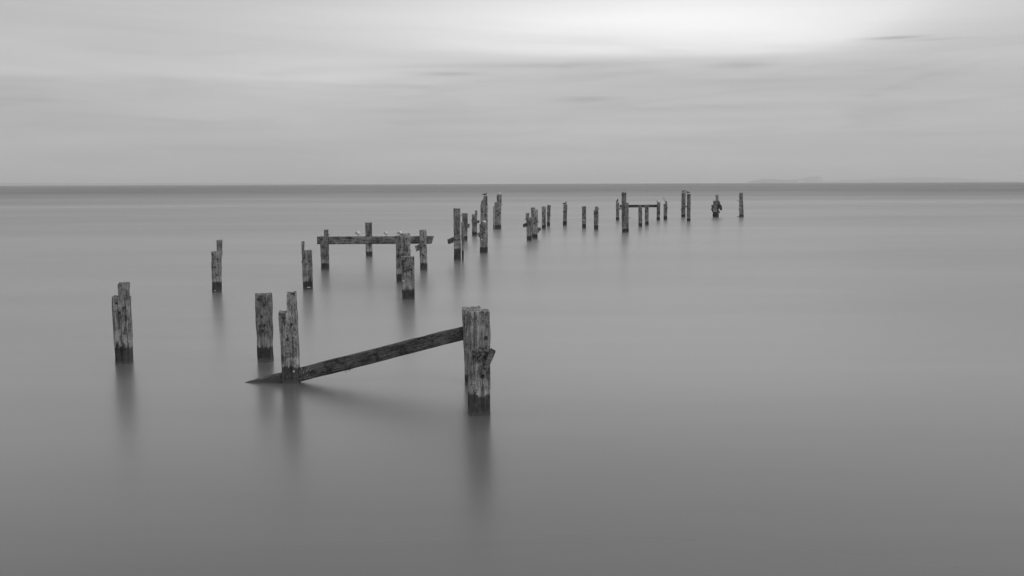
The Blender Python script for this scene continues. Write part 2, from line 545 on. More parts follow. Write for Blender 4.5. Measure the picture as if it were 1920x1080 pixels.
bh = ridge('hills', 24500, [(1535, 339.5), (1570, 337.8), (1620, 336.2), (1660, 334.6), (1700, 333.2), (1735, 332.4), (1770, 333.4), (1810, 335.0),
                            (1850, 337.4), (1900, 339.3), (1960, 340.2)], 2500, M_LAND, 7)
tag(bh, 'long low hazy hills far behind the headland', 'hills', kind='structure')
co = ridge('coastline', 20000, [(-160, 342.0), (-60, 342.6), (0, 342.9), (60, 343.3), (140, 343.6), (230, 343.6), (300, 343.4), (370, 343.9),
                                (440, 343.6), (520, 344.0), (600, 344.4), (660, 345.2), (720, 345.6)], 1500, M_LAND, 5)
tag(co, 'low pale strip of distant coast on the left horizon', 'coast', kind='structure')

bm = bmesh.new()
bmesh.ops.create_cube(bm, size=1.0)
for v in bm.verts:
    v.co = Vector((v.co.x * 58000, v.co.y * 58000, -1.0 + (v.co.z + 0.5) * 142.0))
hz_m = bpy.data.materials.new('haze_air'); hz_m.use_nodes = True
hz_m.node_tree.nodes.clear()
gg = NT(hz_m.node_tree)
ho = gg.n('ShaderNodeOutputMaterial'); hv = gg.n('ShaderNodeVolumePrincipled')
hv.inputs['Color'].default_value = (0.99, 0.99, 0.99, 1)
hv.inputs['Density'].default_value = 1.0e-4
hv.inputs['Anisotropy'].default_value = 0.2
gg.link(hv.outputs[0], ho.inputs['Volume'])
hz = link_mesh('haze', bm, hz_m, smooth=False)
tag(hz, 'thin pale sea haze fading the far coast', 'haze', kind='stuff')


# ------------------------------------------------------------------ posts
POSTS = {}
GROUP = 'old timber posts of the ruined pier'


class Post:
    def __init__(s, key, label, base, tongue=(), top=None, side=0.0, tide=None, name='timber_post', depth=0.95, grain=0.0, **kw):
        """base = (xl, xr, y) at the waterline and top = (xl, xr, y) of the main baulk, in photograph pixels;
        tongue = [(xl, xr, y)] narrower pieces that stand higher; side = share of the outline taken by the side face (+ right)"""
        s.seed = sum(ord(c) * (i + 3) for i, c in enumerate(key)) % 1000
        xb0, xb1, yb = base
        s.xc, s.yb = (xb0 + xb1) / 2, yb
        front = at(s.xc, yb)
        _, _, dep = proj(front)
        s.mpp = dep / FPX                          # metres per photograph pixel here
        dirv = Vector((front.x, front.y, 0)).normalized()
        W = (xb1 - xb0) * s.mpp
        th = math.atan(side / max(0.05, 1 - abs(side)))
        fac = 1 / (math.cos(th) + depth * math.sin(abs(th)))
        s.fac = fac
        w = W * fac
        s.w, s.d = w, w * depth
        s.front = front
        s.dist = dep
        cen = front + dirv * s.d * 0.5
        s.cen = cen
        az = math.atan2(front.x, front.y)
        s.rz = -az - th
        root = root_at(name, (cen.x, cen.y, 0), s.rz)
        s.root = root
        tag(root, label, 'post' if name == 'timber_post' else 'stake', GROUP)
        near = dep < 22
        mid = dep < 50
        n = 13 if near else (8 if mid else 5)
        dz = 0.025 if near else (0.05 if mid else 0.09)
        hw = w / 2
        bot = (-hw, hw, -s.d / 2, s.d / 2)
        zt = z_at(front, top[2])
        s.ztop = zt
        tp = s.uu(top[0], zt) , s.uu(top[1], zt)
        dk = (tp[1] - tp[0]) / w
        topo = (tp[0], tp[1], -s.d / 2 * min(1, dk + 0.1), s.d / 2 * min(1, dk + 0.1))
        bm = bmesh.new()
        kw.setdefault('amp', 0.0085)
        kw.setdefault('jag', 0.032 if near else 0.024)
        kw.setdefault('lump', 0.007 if near else 0.004)
        if 'ledge' in kw and kw['ledge']: kw['ledge'] = z_at(front, kw['ledge'])
        tkw = {k: v for k, v in kw.items() if k not in ('ledge',)}
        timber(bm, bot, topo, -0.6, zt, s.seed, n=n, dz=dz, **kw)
        zz = zt
        for q in tongue:
            z1 = z_at(front, q[2])
            ys = q[3] if len(q) > 3 else top[2]
            zs = z_at(front, ys) - 0.12
            u0b, u1b = s.uu(q[0], zs), s.uu(q[1], zs)
            u0, u1 = s.uu(q[0], z1), s.uu(q[1], z1)
            ins = 0.003
            timber(bm, (u0b + ins, u1b - ins, -s.d / 2 + ins, s.d / 2 - ins), (u0 + ins, u1 - ins, -s.d / 2 + ins, s.d / 2 - ins),
                   zs, z1, s.seed + 5, n=n, dz=dz, **dict(tkw, **(q[4] if len(q) > 4 else {})))
            zz = max(zz, z1)
        s.zmax = zz
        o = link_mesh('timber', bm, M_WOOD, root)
        s.tide = z_at(front, tide) if tide else 0.28
        o.color = (s.tide, grain, 0, 1)          # green channel shifts where in the grain pattern this baulk was cut
        s.o = o
        POSTS[key] = s

    def uu(s, px, z):
        x, _, _ = proj(s.front + Vector((0, 0, z)))
        return (px - x) * s.mpp * s.fac

    def face(s, px, py):
        """a point on the post's camera-side face (in the post's own space)"""
        z = z_at(s.front, py)
        return Vector((s.uu(px, z), -s.d / 2, z))

    def bolt(s, *pts, r=None, mat=None):
        for (px, py) in pts:
            c = s.face(px, py)
            rr = r or max(0.016, 1.1 * s.mpp)
            bm = bmesh.new()
            tube(bm, c + Vector((0, 0.03, 0)), c + Vector((0, -0.010, 0)), rr * 1.5, n=12)
            tube(bm, c + Vector((0, -0.010, 0)), c + Vector((0, -0.035, 0)), rr * 0.95, rr * 0.8, n=6)
            link_mesh('bolt', bm, mat or M_IRON, s.root, smooth=False)

    def pin(s, px0, py0, px1, py1, r=None, v=0.0, name='iron_pin', mat=None):
        """an iron rod that sticks out at the side"""
        a, b = s.face(px0, py0), s.face(px1, py1)
        a.y = b.y = v
        bm = bmesh.new()
        tube(bm, a, b, r or max(0.012, 0.5 * s.mpp), n=7)
        return link_mesh(name, bm, mat or M_IRON, s.root)

    def stub(s, quad, v0=None, th=0.10, name='brace_stub', mat=None, label=None, z=None):
        """a broken end of planking, outline given as four photograph points, th thick, from v0 backwards"""
        v0 = -s.d / 2 - th - 0.004 if v0 is None else v0
        bm = bmesh.new()
        P = [s.face(*q) for q in quad]
        n = 5
        rs = random.Random(s.seed + int(quad[0][0]))
        off = Vector((rs.uniform(0, 50), rs.uniform(0, 50), 0))
        def grid(v):
            out = []
            for j in range(n + 1):
                row = []
                for i in range(n + 1):
                    f, h = i / n, j / n
                    p = (P[0] * (1 - f) + P[1] * f) * (1 - h) + (P[3] * (1 - f) + P[2] * f) * h
                    e = 0.008 if (i in (0, n) or j in (0, n)) else 0.004
                    p = p + Vector((noise.noise(p * 14 + off) * e * 2, noise.noise(p * 25 + off) * e, noise.noise(p * 19 + off) * e * 2))
                    p.y += v + s.d / 2
                    row.append(bm.verts.new(p))
                out.append(row)
            return out
        A, B = grid(v0), grid(v0 + th)
        for j in range(n):
            for i in range(n):
                bm.faces.new((A[j][i], A[j][i + 1], A[j + 1][i + 1], A[j + 1][i]))
                bm.faces.new((B[j][i], B[j + 1][i], B[j + 1][i + 1], B[j][i + 1]))
        for i in range(n):
            bm.faces.new((A[0][i], B[0][i], B[0][i + 1], A[0][i + 1]))
            bm.faces.new((A[n][i], A[n][i + 1], B[n][i + 1], B[n][i]))
            bm.faces.new((A[i][0], A[i + 1][0], B[i + 1][0], B[i][0]))
            bm.faces.new((A[i][n], B[i][n], B[i + 1][n], A[i + 1][n]))
        o = link_mesh(name, bm, mat or M_STUB, s.root, sharp=35)
        o.color = (s.tide, 0, 0, 1)
        if label: o['label'] = label
        return o

    def cleat(s, xl, xr, yt, yb, proud=0.014, mat=None, name='worn_cleat'):
        return s.stub(((xl, yt), (xr, yt), (xr, yb), (xl, yb)), v0=-s.d / 2 - proud, th=proud + 0.03, name=name, mat=mat or M_BEAM)

    def clump(s, px, py, r, count, name='mussel_clump'):
        rs = random.Random(s.seed + count)
        bm = bmesh.new()
        for i in range(count):
            a = rs.uniform(0, math.tau); q = r * math.sqrt(rs.random())
            c = s.face(px + q * math.cos(a) * 1.05, py + q * math.sin(a) * 0.85)
            c.y -= rs.uniform(-0.005, 0.02)
            k = rs.uniform(0.6, 1.2) * 0.30 * r * s.mpp
            blob(bm, c, k * rs.uniform(.7, 1.2), k * 0.8, k * rs.uniform(.8, 1.3), rs.uniform(0, 50), 0.6, 2)
        o = link_mesh(name, bm, M_MUSSEL, s.root, sharp=60)
        o['kind'] = 'stuff'
        return o


# --- foreground
A = Post('A', 'stepped post at far left of the front row, left half cut lower', (217, 249, 682), [(221.5, 243, 531, 557)], top=(210.5, 245.5, 556.5),
         side=0.12, tide=651, cracks=4)
A.bolt((220, 568), (234, 577), (226, 586)); A.bolt((221.5, 647), r=0.02)
A.stub(((226, 598), (233, 596), (234, 613), (228, 615)), v0=-A.d / 2 - 0.006, th=0.03, name='pale_splinter', mat=M_WOOD)

B = Post('B', 'flat-topped grey post just left and behind the foot of the sloping beam', (484.5, 514.3, 678.5), top=(477.3, 510.3, 552),
         side=0.26, tide=651, cracks=5, ledge=622)
B.bolt((486.5, 561), (500, 571.5), (494, 593), (489.5, 611), (501, 609.5)); B.bolt((494.5, 658.5))
B.cleat(484.5, 503.5, 617.5, 623)

Cc = Post('C', 'stepped post standing in front of the low end of the sloping beam', (528.3, 562.5, 719.5), [(538.6, 557.5, 549.4, 585.5)],
          top=(523.8, 559.0, 585.2), side=0.10, tide=689, cracks=0, grain=0.31)
Cc.bolt((533.5, 596), (548.8, 608.5), (540.2, 636.5)); Cc.bolt((553.2, 696.5), r=0.011, mat=M_BRIGHT)
Cc.cleat(530, 556, 660.8, 668.6)
Cc.pin(541.2, 627, 540.3, 636, r=0.006, v=-Cc.d / 2 - 0.004, name='rust_spike')
Cc.clump(542, 706, 4.2, 9)

E = Post('E', 'post half hidden behind the large front post, at the high end of the sloping beam', (873, 911, 722), top=(866.8, 903.5, 578.8),
         side=-0.05, tide=705, cracks=4)
E.bolt((874.2, 645), r=0.014)

D = Post('D', 'largest nearest post, broad with a diagonal plank stub and crusted knot', (877.3, 920.3, 779.5), top=(876.3, 918.8, 583.6),
         side=-0.10, tide=741, cracks=6, lump=0.012, jag=0.012)
D.bolt((910.5, 633.5), (903, 706), r=0.018); D.bolt((911.5, 669), r=0.022)
D.stub(((920.5, 652), (929.2, 658.4), (908.5, 701.5), (899.5, 698.5)), th=0.06, label='short diagonal plank stub nailed across the right edge')
D.clump(897, 662, 12.5, 46); D.clump(894, 674, 5, 10)

M = Post('M', 'slim stepped post alone at left, its right half taller', (397, 414.8, 548), [(407, 417, 450.5, 472)], top=(396.5, 416.3, 471.8),
         side=0.10, tide=528.5, cracks=3)
M.bolt((400, 477), (409, 486.5), (404.5, 501)); M.cleat(398, 412.5, 512, 517.2)
M.bolt((404, 544.7), r=0.013, mat=M_BRIGHT)

F = Post('F', 'post with a thin tall splinter on its left edge, left of the beam frame', (568.5, 586.8, 542.5), [(565.2, 570.6, 453, 469.5)],
         top=(566, 585, 469.5), side=0.04, tide=528, cracks=4)
F.bolt((574, 495), (580, 489)); F.cleat(570.5, 583, 511, 515)
F.pin(570, 484.5, 565.2, 492, r=0.012, v=-F.d / 2 - 0.02, name='bent_hook', mat=M_BEAM)
F.pin(576, 539, 582.5, 538.8, r=0.014, v=-F.d / 2 - 0.015, name='bright_nail', mat=M_BRIGHT)

# --- the beam frame
G = Post('G', 'stepped post at the left end of the long level beam', (602, 617.3, 505.5), [(607.8, 616.4, 431, 443.5)], top=(600.6, 616.8, 443.2),
         side=0.05, tide=494, cracks=3)
G.bolt((603.5, 448.5), (609.5, 454)); G.clump(606, 463, 3.6, 10); G.pin(616, 440.5, 618.5, 440)
I = Post('I', 'square post rising behind the middle of the long level beam', (686.5, 698.4, 481), top=(684.8, 697.2, 417.3), tide=471, cracks=3)
I.clump(691, 437.5, 4.5, 12); I.clump(692, 459, 3, 6)
J2 = Post('J2', 'narrow dark post squeezed between the taller post and the short wide post under the beam', (753, 770, 514), top=(751, 768.8, 438.2),
          tide=503, cracks=2)
J2.clump(763, 467, 3.6, 10); J2.bolt((762, 448)); J2.pin(768, 470.5, 771, 470.2)
J = Post('J', 'bolt-studded post standing left behind the short wide post', (743, 760, 529.5), top=(741.8, 759.4, 442.6), side=-0.03, tide=513.5, cracks=3)
J.bolt((751, 463.5), (747, 468), (754.5, 477), (746, 479.5), (749, 496))
L = Post('L', 'short wide flat-topped post in front of the beam frame', (754.4, 776.8, 561.8), top=(752.2, 776.6, 481.5), tide=543, cracks=6)
L.bolt((757.5, 489), (768.5, 498), (759.5, 508), (770, 505), (765, 506.5)); L.bolt((756.3, 527), r=0.02, mat=M_BRIGHT)
K = Post('K', 'post at right end of the long level beam, small board on its left', (788, 801.8, 506), top=(786.5, 800, 431),
         side=0.06, tide=493.5, cracks=3)
K.bolt((793, 453.5), (790.5, 464), (797, 460.5)); K.clump(794, 478, 3, 8)
K.stub(((777, 461.3), (787.5, 457.8), (787.5, 469), (780, 471.8)), v0=-0.05, th=0.10)

# --- the middle distance
N = Post('N', 'split-topped post with a board stub pointing left, beside a rotten leaning stake', (851.3, 864.5, 489), top=(849.8, 862.8, 391),
         side=0.04, tide=466, cracks=5, ledge=431)
N.bolt((853.5, 439), (859.5, 436), (854, 449.5), (861, 449))
N.stub(((837.8, 449.3), (850.5, 444.3), (850.5, 455.2), (839.8, 458)), v0=-0.06, th=0.1)
O = Post('O', 'post with a drooping board stub, partly hidden by the rotten stake', (869.5, 876.5, 451), top=(866, 876.5, 400), tide=442, cracks=2)
O.clump(871, 412, 3.5, 8); O.stub(((873, 417), (881, 420.8), (879.7, 427.8), (873, 425)), th=0.08); O.pin(866, 403.5, 863.5, 403.3)
St = Post('St', 'rotten leaning stake wasted thin at its foot beside the split-topped post', (866.4, 869.6, 488), top=(864.2, 869.4, 416.3), tide=470,
          name='stake', cracks=0, lump=0.02, jag=0.05, depth=0.9)
St.stub(((865.3, 424), (870.8, 424), (871, 467), (867, 474)), v0=-0.06, th=0.11, name='rotten_heartwood', mat=M_WOOD)
P = Post('P', 'short stepped post wrapped by a dark sloping board, left of the tallest post', (885.2, 894.4, 442), [(890.8, 895, 394.8, 402)], top=(885, 894.4, 402),
         tide=435, cracks=2)
P.stub(((884, 411), (900, 414), (898, 418.6), (884.4, 417.2)), th=0.08)
P.clump(888, 409, 3, 7)
Q2 = Post('Q2', 'tallest post with a slanting left shoulder and a dark bird on its tip', (901.4, 914.2, 472.8), [(907.6, 914, 366.8, 384), (902, 908.6, 373.8, 384, dict(slant=(0.26, 0), k0=0.02))],
          top=(901, 914.4, 382.5), tide=463.5, cracks=3, depth=0.6)
Q2.bolt((905, 397), (910, 402)); Q2.pin(913.8, 390.5, 916, 390.3); Q2.pin(913.8, 407, 915.2, 407)
Q = Post('Q', 'lower post with a white gull on it, bolted to the front of the tallest post', (899.8, 912.6, 474.6), top=(899.4, 912.8, 419.8), tide=463.5,
         cracks=3, depth=0.5, slant=(0.05, 0))
Q.bolt((903.5, 425.5), (908, 429.5), (903.5, 438.5), (908, 436)); Q.bolt((903.5, 449), r=0.03, mat=M_BRIGHT)
Q.stub(((894.2, 437), (899.8, 436), (899.8, 445), (897.6, 445.3)), v0=-0.05, th=0.1)
Rr = Post('R', 'tall post with a white gull perched on its narrow top', (927, 939.2, 429.4), [(931.4, 940.6, 365, 379.5)], top=(927.6, 940, 379.2), tide=422, cracks=3)
Rr.bolt((932, 395), (937, 399), (934.5, 403)); Rr.pin(940, 384.5, 942.6, 383.5); Rr.pin(938.6, 424, 940.6, 424)
Sk = Post('Sk', 'thin upright stake hard against the left of the gull-topped tall post', (924.8, 926.6, 430), top=(925, 926.8, 386.4), tide=421, name='stake',
          cracks=0)

# --- the cluster right of the middle
S2b = Post('S2b', 'rear post of the tight cluster, its top just higher', (996.6, 1004.6, 444), top=(995.2, 1003, 389), tide=436, cracks=2)
S2 = Post('S2', 'front right post of the tight cluster with a hooked board at its foot', (998.7, 1007.6, 447.4), top=(998.6, 1008.6, 393), tide=439, cracks=3)
S2.bolt((1004, 410), (1002, 419), (1005, 416))
S2.stub(((1008.2, 426.7), (1014, 426.6), (1013.8, 433), (1008.6, 433.4)), v0=-0.05, th=0.1)
S2.stub(((1008.4, 432.6), (1010.6, 432.6), (1010.4, 436.8), (1008.6, 437)), v0=-0.03, th=0.08)
S2.pin(1008.5, 415, 1010.4, 417.5)
S1 = Post('S1', 'short stepped post at left of the tight cluster with a board stub on its left', (988, 997, 451.2), [(986, 992.7, 399.4, 408)],
          top=(986.6, 997.2, 407.8), tide=443, cracks=3)
S1.stub(((980.2, 420.2), (987, 417.8), (987.2, 424.8), (981.2, 426.8)), v0=-0.05, th=0.1)
S1.pin(986.5, 412, 983.6, 410.6); S1.bolt((992.8, 419.8), (988, 421)); S1.clump(992, 416, 3.5, 8)
T1 = Post('T1', 'left post of the close pair just right of the tight cluster', (1016, 1023.6, 428.6), top=(1016.2, 1023.8, 387.2), tide=422, cracks=3)
T1.bolt((1018, 400), (1021.6, 408))
T2 = Post('T2', 'right taller post of the close pair just right of the tight cluster', (1025.2, 1030.8, 424), top=(1026, 1032.4, 384.4), tide=416.4, cracks=2)
T2.clump(1027.5, 400, 2.5, 6); T2.pin(1032, 387, 1033.2, 386.8); T2.pin(1031, 404, 1033.4, 404.4)
U = Post('U', 'lone post with a dark bird crouched on its top', (1055.2, 1062.8, 422.6), top=(1056.6, 1063.6, 383.2), tide=414.6, cracks=2)
U.bolt((1057, 397), (1060.5, 397.6))
V = Post('V', 'plain flat-topped post midway between the bird post and the notched post', (1091.3, 1098.8, 427.8), top=(1091.4, 1099, 387), tide=420, cracks=2)
V.bolt((1093.6, 402), (1096, 398)); V.bolt((1093, 412.5), (1096, 413), r=0.04, mat=M_BRIGHT)
W = Post('W', 'notched post with its left edge cut lower, left of the round pile', (1114, 1121.9, 430.6), [(1115.8, 1121.8, 387.5, 394.2)], top=(1113, 1121.9, 394),
         tide=422.4, cracks=2)
W.pin(1121.5, 393, 1123.6, 391); W.bolt((1116, 401), (1120, 398))

# --- the far frame
X1 = Post('X1', 'post with an upright dark cormorant on top, left of the round pile', (1155, 1161.2, 412.6), top=(1155, 1161, 379.6), tide=407, cracks=2)
X1.clump(1157.5, 390, 3, 6); X1.stub(((1160, 390.2), (1167.5, 390.5), (1167.4, 393), (1160, 392.8)), v0=-0.1, th=0.15)
X2b = Post('X2b', 'square post joined to the right side of the round pile', (1173.2, 1178.9, 435.2), top=(1173.6, 1178.6, 380.2), tide=429, cracks=1)
X2b.pin(1178.6, 408.5, 1182.4, 408.4)
X2 = Post('X2', 'thick round-headed pile standing tallest at the left of the far beam', (1166.4, 1174.6, 436), top=(1165.4, 1174.4, 363.6), tide=429, cracks=2, rnd=True)
bm = bmesh.new()
blob(bm, Vector((X2.uu(1169.8, X2.ztop), 0, X2.ztop + 0.02)), X2.w * 0.60, X2.w * 0.58, X2.w * 0.38, 3, 0.12, 3)
link_mesh('worn_head', bm, M_BEAM, X2.root)
X2.clump(1169.5, 402, 4, 10); X2.clump(1168.5, 409.5, 2.6, 6); X2.pin(1166, 407.6, 1163.6, 407.8); X2.pin(1166, 420.4, 1164.6, 420.4)
X3 = Post('X3', 'left of the two shorter posts in front of the far beam', (1197.2, 1204, 424.8), [(1197.6, 1202, 384.7, 390)], top=(1197.2, 1204.2, 390), tide=418, cracks=2)
X3.clump(1200.5, 395, 2.5, 5); X3.clump(1199.5, 410, 2, 4)
X4 = Post('X4', 'right of the two shorter posts in front of the far beam', (1209.9, 1216.8, 421.8), top=(1209, 1216, 384.6), tide=415.4, cracks=2)
X4.bolt((1213.6, 390.5), (1211, 397)); X4.clump(1213, 404, 2.4, 5)
X5 = Post('X5', 'post at the right end of the far beam with a gull on top', (1230.6, 1237.2, 412.8), top=(1232, 1238.2, 379.6), tide=407, cracks=2)
X5.bolt((1234, 391), (1234, 398.5))
X6 = Post('X6', 'stepped post with a thin bent rod rising from its top, right of the far beam', (1244.2, 1250.8, 411.8), [(1247.2, 1251, 377.4, 382.5)],
          top=(1244.2, 1250.9, 382.4), tide=405.4, cracks=1)
X6.pin(1247.2, 378.5, 1243.6, 369.4, r=0.018, name='bent_rod'); X6.clump(1249, 391, 3.2, 9)

# --- the farthest posts
AA1 = Post('AA1', 'left post of the far chained pair, taller with gulls on top', (1277.3, 1285.4, 407.2), top=(1278.2, 1285.4, 361), tide=402, cracks=2)
AA1.clump(1282, 390, 3.2, 9); AA1.pin(1277.6, 376.6, 1276.2, 376.6); AA1.pin(1277.6, 392.4, 1275.4, 392.4)
AA2 = Post('AA2', 'right post of the far chained pair, standing nearer', (1288, 1295, 414.6), top=(1288, 1294.8, 363.4), tide=409.4, cracks=2)
AA2.clump(1290.5, 391.5, 2.6, 7); AA2.pin(1288.5, 387.6, 1285, 387.4, r=0.05, name='chain_link'); AA2.pin(1294.6, 381, 1295.6, 381)
BBr = Post('BBr', 'rear taller post of the tangled far cluster', (1345, 1348, 407), top=(1341.4, 1347.2, 365), tide=402, cracks=1)
BBr.stub(((1346.4, 383), (1352.6, 384), (1354.2, 392), (1347.4, 391)), th=0.3, name='broken_wale', mat=M_RAKE)
BBr.stub(((1350.4, 390.6), (1354.4, 391.4), (1352.6, 395), (1349, 392.8)), th=0.22, name='broken_wale', mat=M_RAKE)
BBr.stub(((1343.6, 376.6), (1346, 375.4), (1351, 383.2), (1349.4, 385)), v0=-BBr.d / 2 - 0.4, th=0.12, name='brace_stub')
BBr.stub(((1346.2, 376.2), (1348.4, 376.4), (1350.8, 380.8), (1349.4, 381.6)), th=0.1, name='brace_stub')
BBr.stub(((1345, 393.4), (1346.6, 393), (1350.4, 397.6), (1348.8, 400.6)), th=0.16, name='brace_stub', mat=M_WOOD)
BB = Post('BB', 'front pale post of the tangled far cluster of broken boards', (1337, 1344, 407.4), top=(1337, 1344.4, 376.3), tide=397, cracks=2)
BB.stub(((1333.8, 385), (1337.4, 384), (1337.4, 391.5), (1334.6, 391.5)), v0=-0.1, th=0.2, name='broken_wale', mat=M_RAKE)
BB.stub(((1333, 391.4), (1336, 391), (1339, 398.5), (1336, 398.5)), v0=-0.14, th=0.2, name='broken_wale', mat=M_RAKE)
BB.stub(((1336, 401.5), (1339, 401), (1339, 405.4), (1336.4, 405.4)), v0=-BB.d / 2 - 0.1, th=0.2, name='broken_wale', mat=M_RAKE)
CC = Post('CC', 'lone slightly bowed post at the far right end of the ruin', (1386.4, 1394.4, 407), top=(1386.4, 1393, 361.2), tide=402, cracks=2, lump=0.04)
CC.pin(1386.4, 376.6, 1382.6, 376.6); CC.pin(1386.4, 406.0, 1382.4, 406.0); CC.pin(1386.4, 392, 1384.4, 392); CC.pin(1386.4, 385.4, 1385, 385.4)


# ------------------------------------------------------------------ beams
def beam(name, label, P0, P1, h, th, mat, seed, slant=(0, 0), tide=0.02, n=8, amp=0.007, cracks=4, dz=0.06):
    ax = P1 - P0
    Ln = ax.length
    ux = ax.normalized()
    hor = Vector((ux.x, ux.y, 0)).normalized()
    back = Vector((-hor.y, hor.x, 0))
    up = ux.cross(back) * -1
    if up.z < 0: up = -up
    M4 = Matrix((up, back, ux)).transposed().to_4x4()       # local x = up, y = back, z = along
    M4.translation = (P0 + P1) / 2
    root = bpy.data.objects.new(name, None); COL.objects.link(root)
    root.empty_display_size = 0.2
    root.matrix_world = M4
    tag(root, label, 'beam')
    bm = bmesh.new()
    o4 = (-h / 2, h / 2, -th / 2, th / 2)
    timber(bm, o4, o4, -Ln / 2, Ln / 2, seed, n=n, dz=dz, amp=amp, cracks=cracks, jag=0.012, slant=slant)
    o = link_mesh('timber', bm, mat, root)
    o.color = (tide, 0, 0, 1)
    return root, M4, Ln, h, th


def beam_bolt(bt, px, py, a, b, r, mat=None, name='bolt'):
    root, M4, Ln, h, th = bt
    p = M4.inverted() @ on_plane(px, py, a, b)
    bm = bmesh.new()
    c = Vector((p.x, -th / 2, p.z))
    tube(bm, c + Vector((0, 0.03, 0)), c + Vector((0, -0.012, 0)), r * 1.4, n=12)
    tube(bm, c + Vector((0, -0.012, 0)), c + Vector((0, -0.03, 0)), r * 0.8, n=6)
    return link_mesh(name, bm, mat or M_IRON, root, smooth=False)


def back_of(p, extra=0.06):
    d = Vector((p.cen.x, p.cen.y, 0)).normalized()
    return p.cen + d * (p.d / 2 + extra)


# sloping beam from the post behind the front one down into the water
a, b = back_of(Cc, -0.13), back_of(E, -0.13)     # let into the posts
S0, S1_ = on_plane(430, 736.2, a, b), on_plane(884, 620.3, a, b)
hS = 24.4 * (a.length / FPX)
rake = beam('sloping_beam', 'dark damp beam sloping from a front post down into the water', S0, S1_, hS, 0.12, M_RAKE, 11, n=10, dz=0.04, tide=0.03)
beam_bolt(rake, 812, 637.8, a, b, 0.016, M_BEAM); beam_bolt(rake, 785, 640, a, b, 0.012); beam_bolt(rake, 684, 663.5, a, b, 0.014)
beam_bolt(rake, 766, 641.5, a, b, 0.012, M_BEAM)
bm = bmesh.new()
rs = random.Random(8)
for i in range(16):
    p = rake[1].inverted() @ on_plane(648 + rs.gauss(0, 5), 690.0 - rs.uniform(-1, 1), a, b)
    p.x = -hS / 2 + 0.01; p.y = rs.uniform(-0.05, 0.05)
    tube(bm, p, p + Vector((-rs.uniform(0.02, 0.06), rs.uniform(-.01, .01), rs.uniform(-.03, .03))), 0.007, 0.002, 5)
w_ = link_mesh('weed_tuft', bm, M_MUSSEL, rake[0]); w_['kind'] = 'stuff'

# long level beam of the frame: behind the end posts, in front of the middle post
ga, gb = back_of(G, 0.08), back_of(K, 0.08)
B0, B1 = on_plane(595.3, 450.6, ga, gb), on_plane(811, 449.7, ga, gb)
lvl = beam('level_beam', 'long level beam bolted across the posts, gulls standing on it', B0, B1, 14.0 * ga.length / FPX, 0.16, M_BEAM, 21, slant=(0.10, 0.0))
beam_bolt(lvl, 710.8, 449.4, ga, gb, 0.05); beam_bolt(lvl, 710.8, 449.3, ga, gb, 0.036, M_BRIGHT, 'hole_light')  # dark disc and pale disc stand in for light showing at a hole
beam_bolt(lvl, 790, 445, ga, gb, 0.02); beam_bolt(lvl, 640, 450, ga, gb, 0.02)

# far beam
fa, fb = X1.cen + Vector((0, 0.15, 0)), X5.cen + Vector((0, 0.15, 0))
F0, F1 = on_plane(1162, 386.6, fa, fb), on_plane(1234, 386.2, fa, fb)
farb = beam('far_beam', 'short dark beam spanning the far posts behind the round pile', F0, F1, 4.9 * fa.length / FPX, 0.2, M_RAKE, 31, n=5, dz=0.12)
beam_bolt(farb, 1185, 386.3, fa, fb, 0.03); beam_bolt(farb, 1222, 386.3, fa, fb, 0.03)


# ------------------------------------------------------------------ birds
def loft(bm, spine, n=12):
    """spine = [(point, half_width, half_height)] -> one closed skin"""
    rings = []
    for k, (p, rw, rh) in enumerate(spine):
        a = spine[max(0, k - 1)][0]; b = spine[min(len(spine) - 1, k + 1)][0]
        d = (b - a).normalized()
        sx = Vector((0, 1, 0)); up = sx.cross(d) * -1
        if up.length < 1e-6: up = Vector((0, 0, 1))
        up.normalize()
        rings.append([bm.verts.new(p + sx * rw * math.cos(math.tau * i / n) + up * rh * math.sin(math.tau * i / n)) for i in range(n)])
    for r0, r1 in zip(rings, rings[1:]):
        for i in range(n): bm.faces.new((r0[i], r0[(i + 1) % n], r1[(i + 1) % n], r1[i]))
    bm.faces.new(list(reversed(rings[0]))); bm.faces.new(rings[-1])


def V3(x, z): return Vector((x, 0, z))


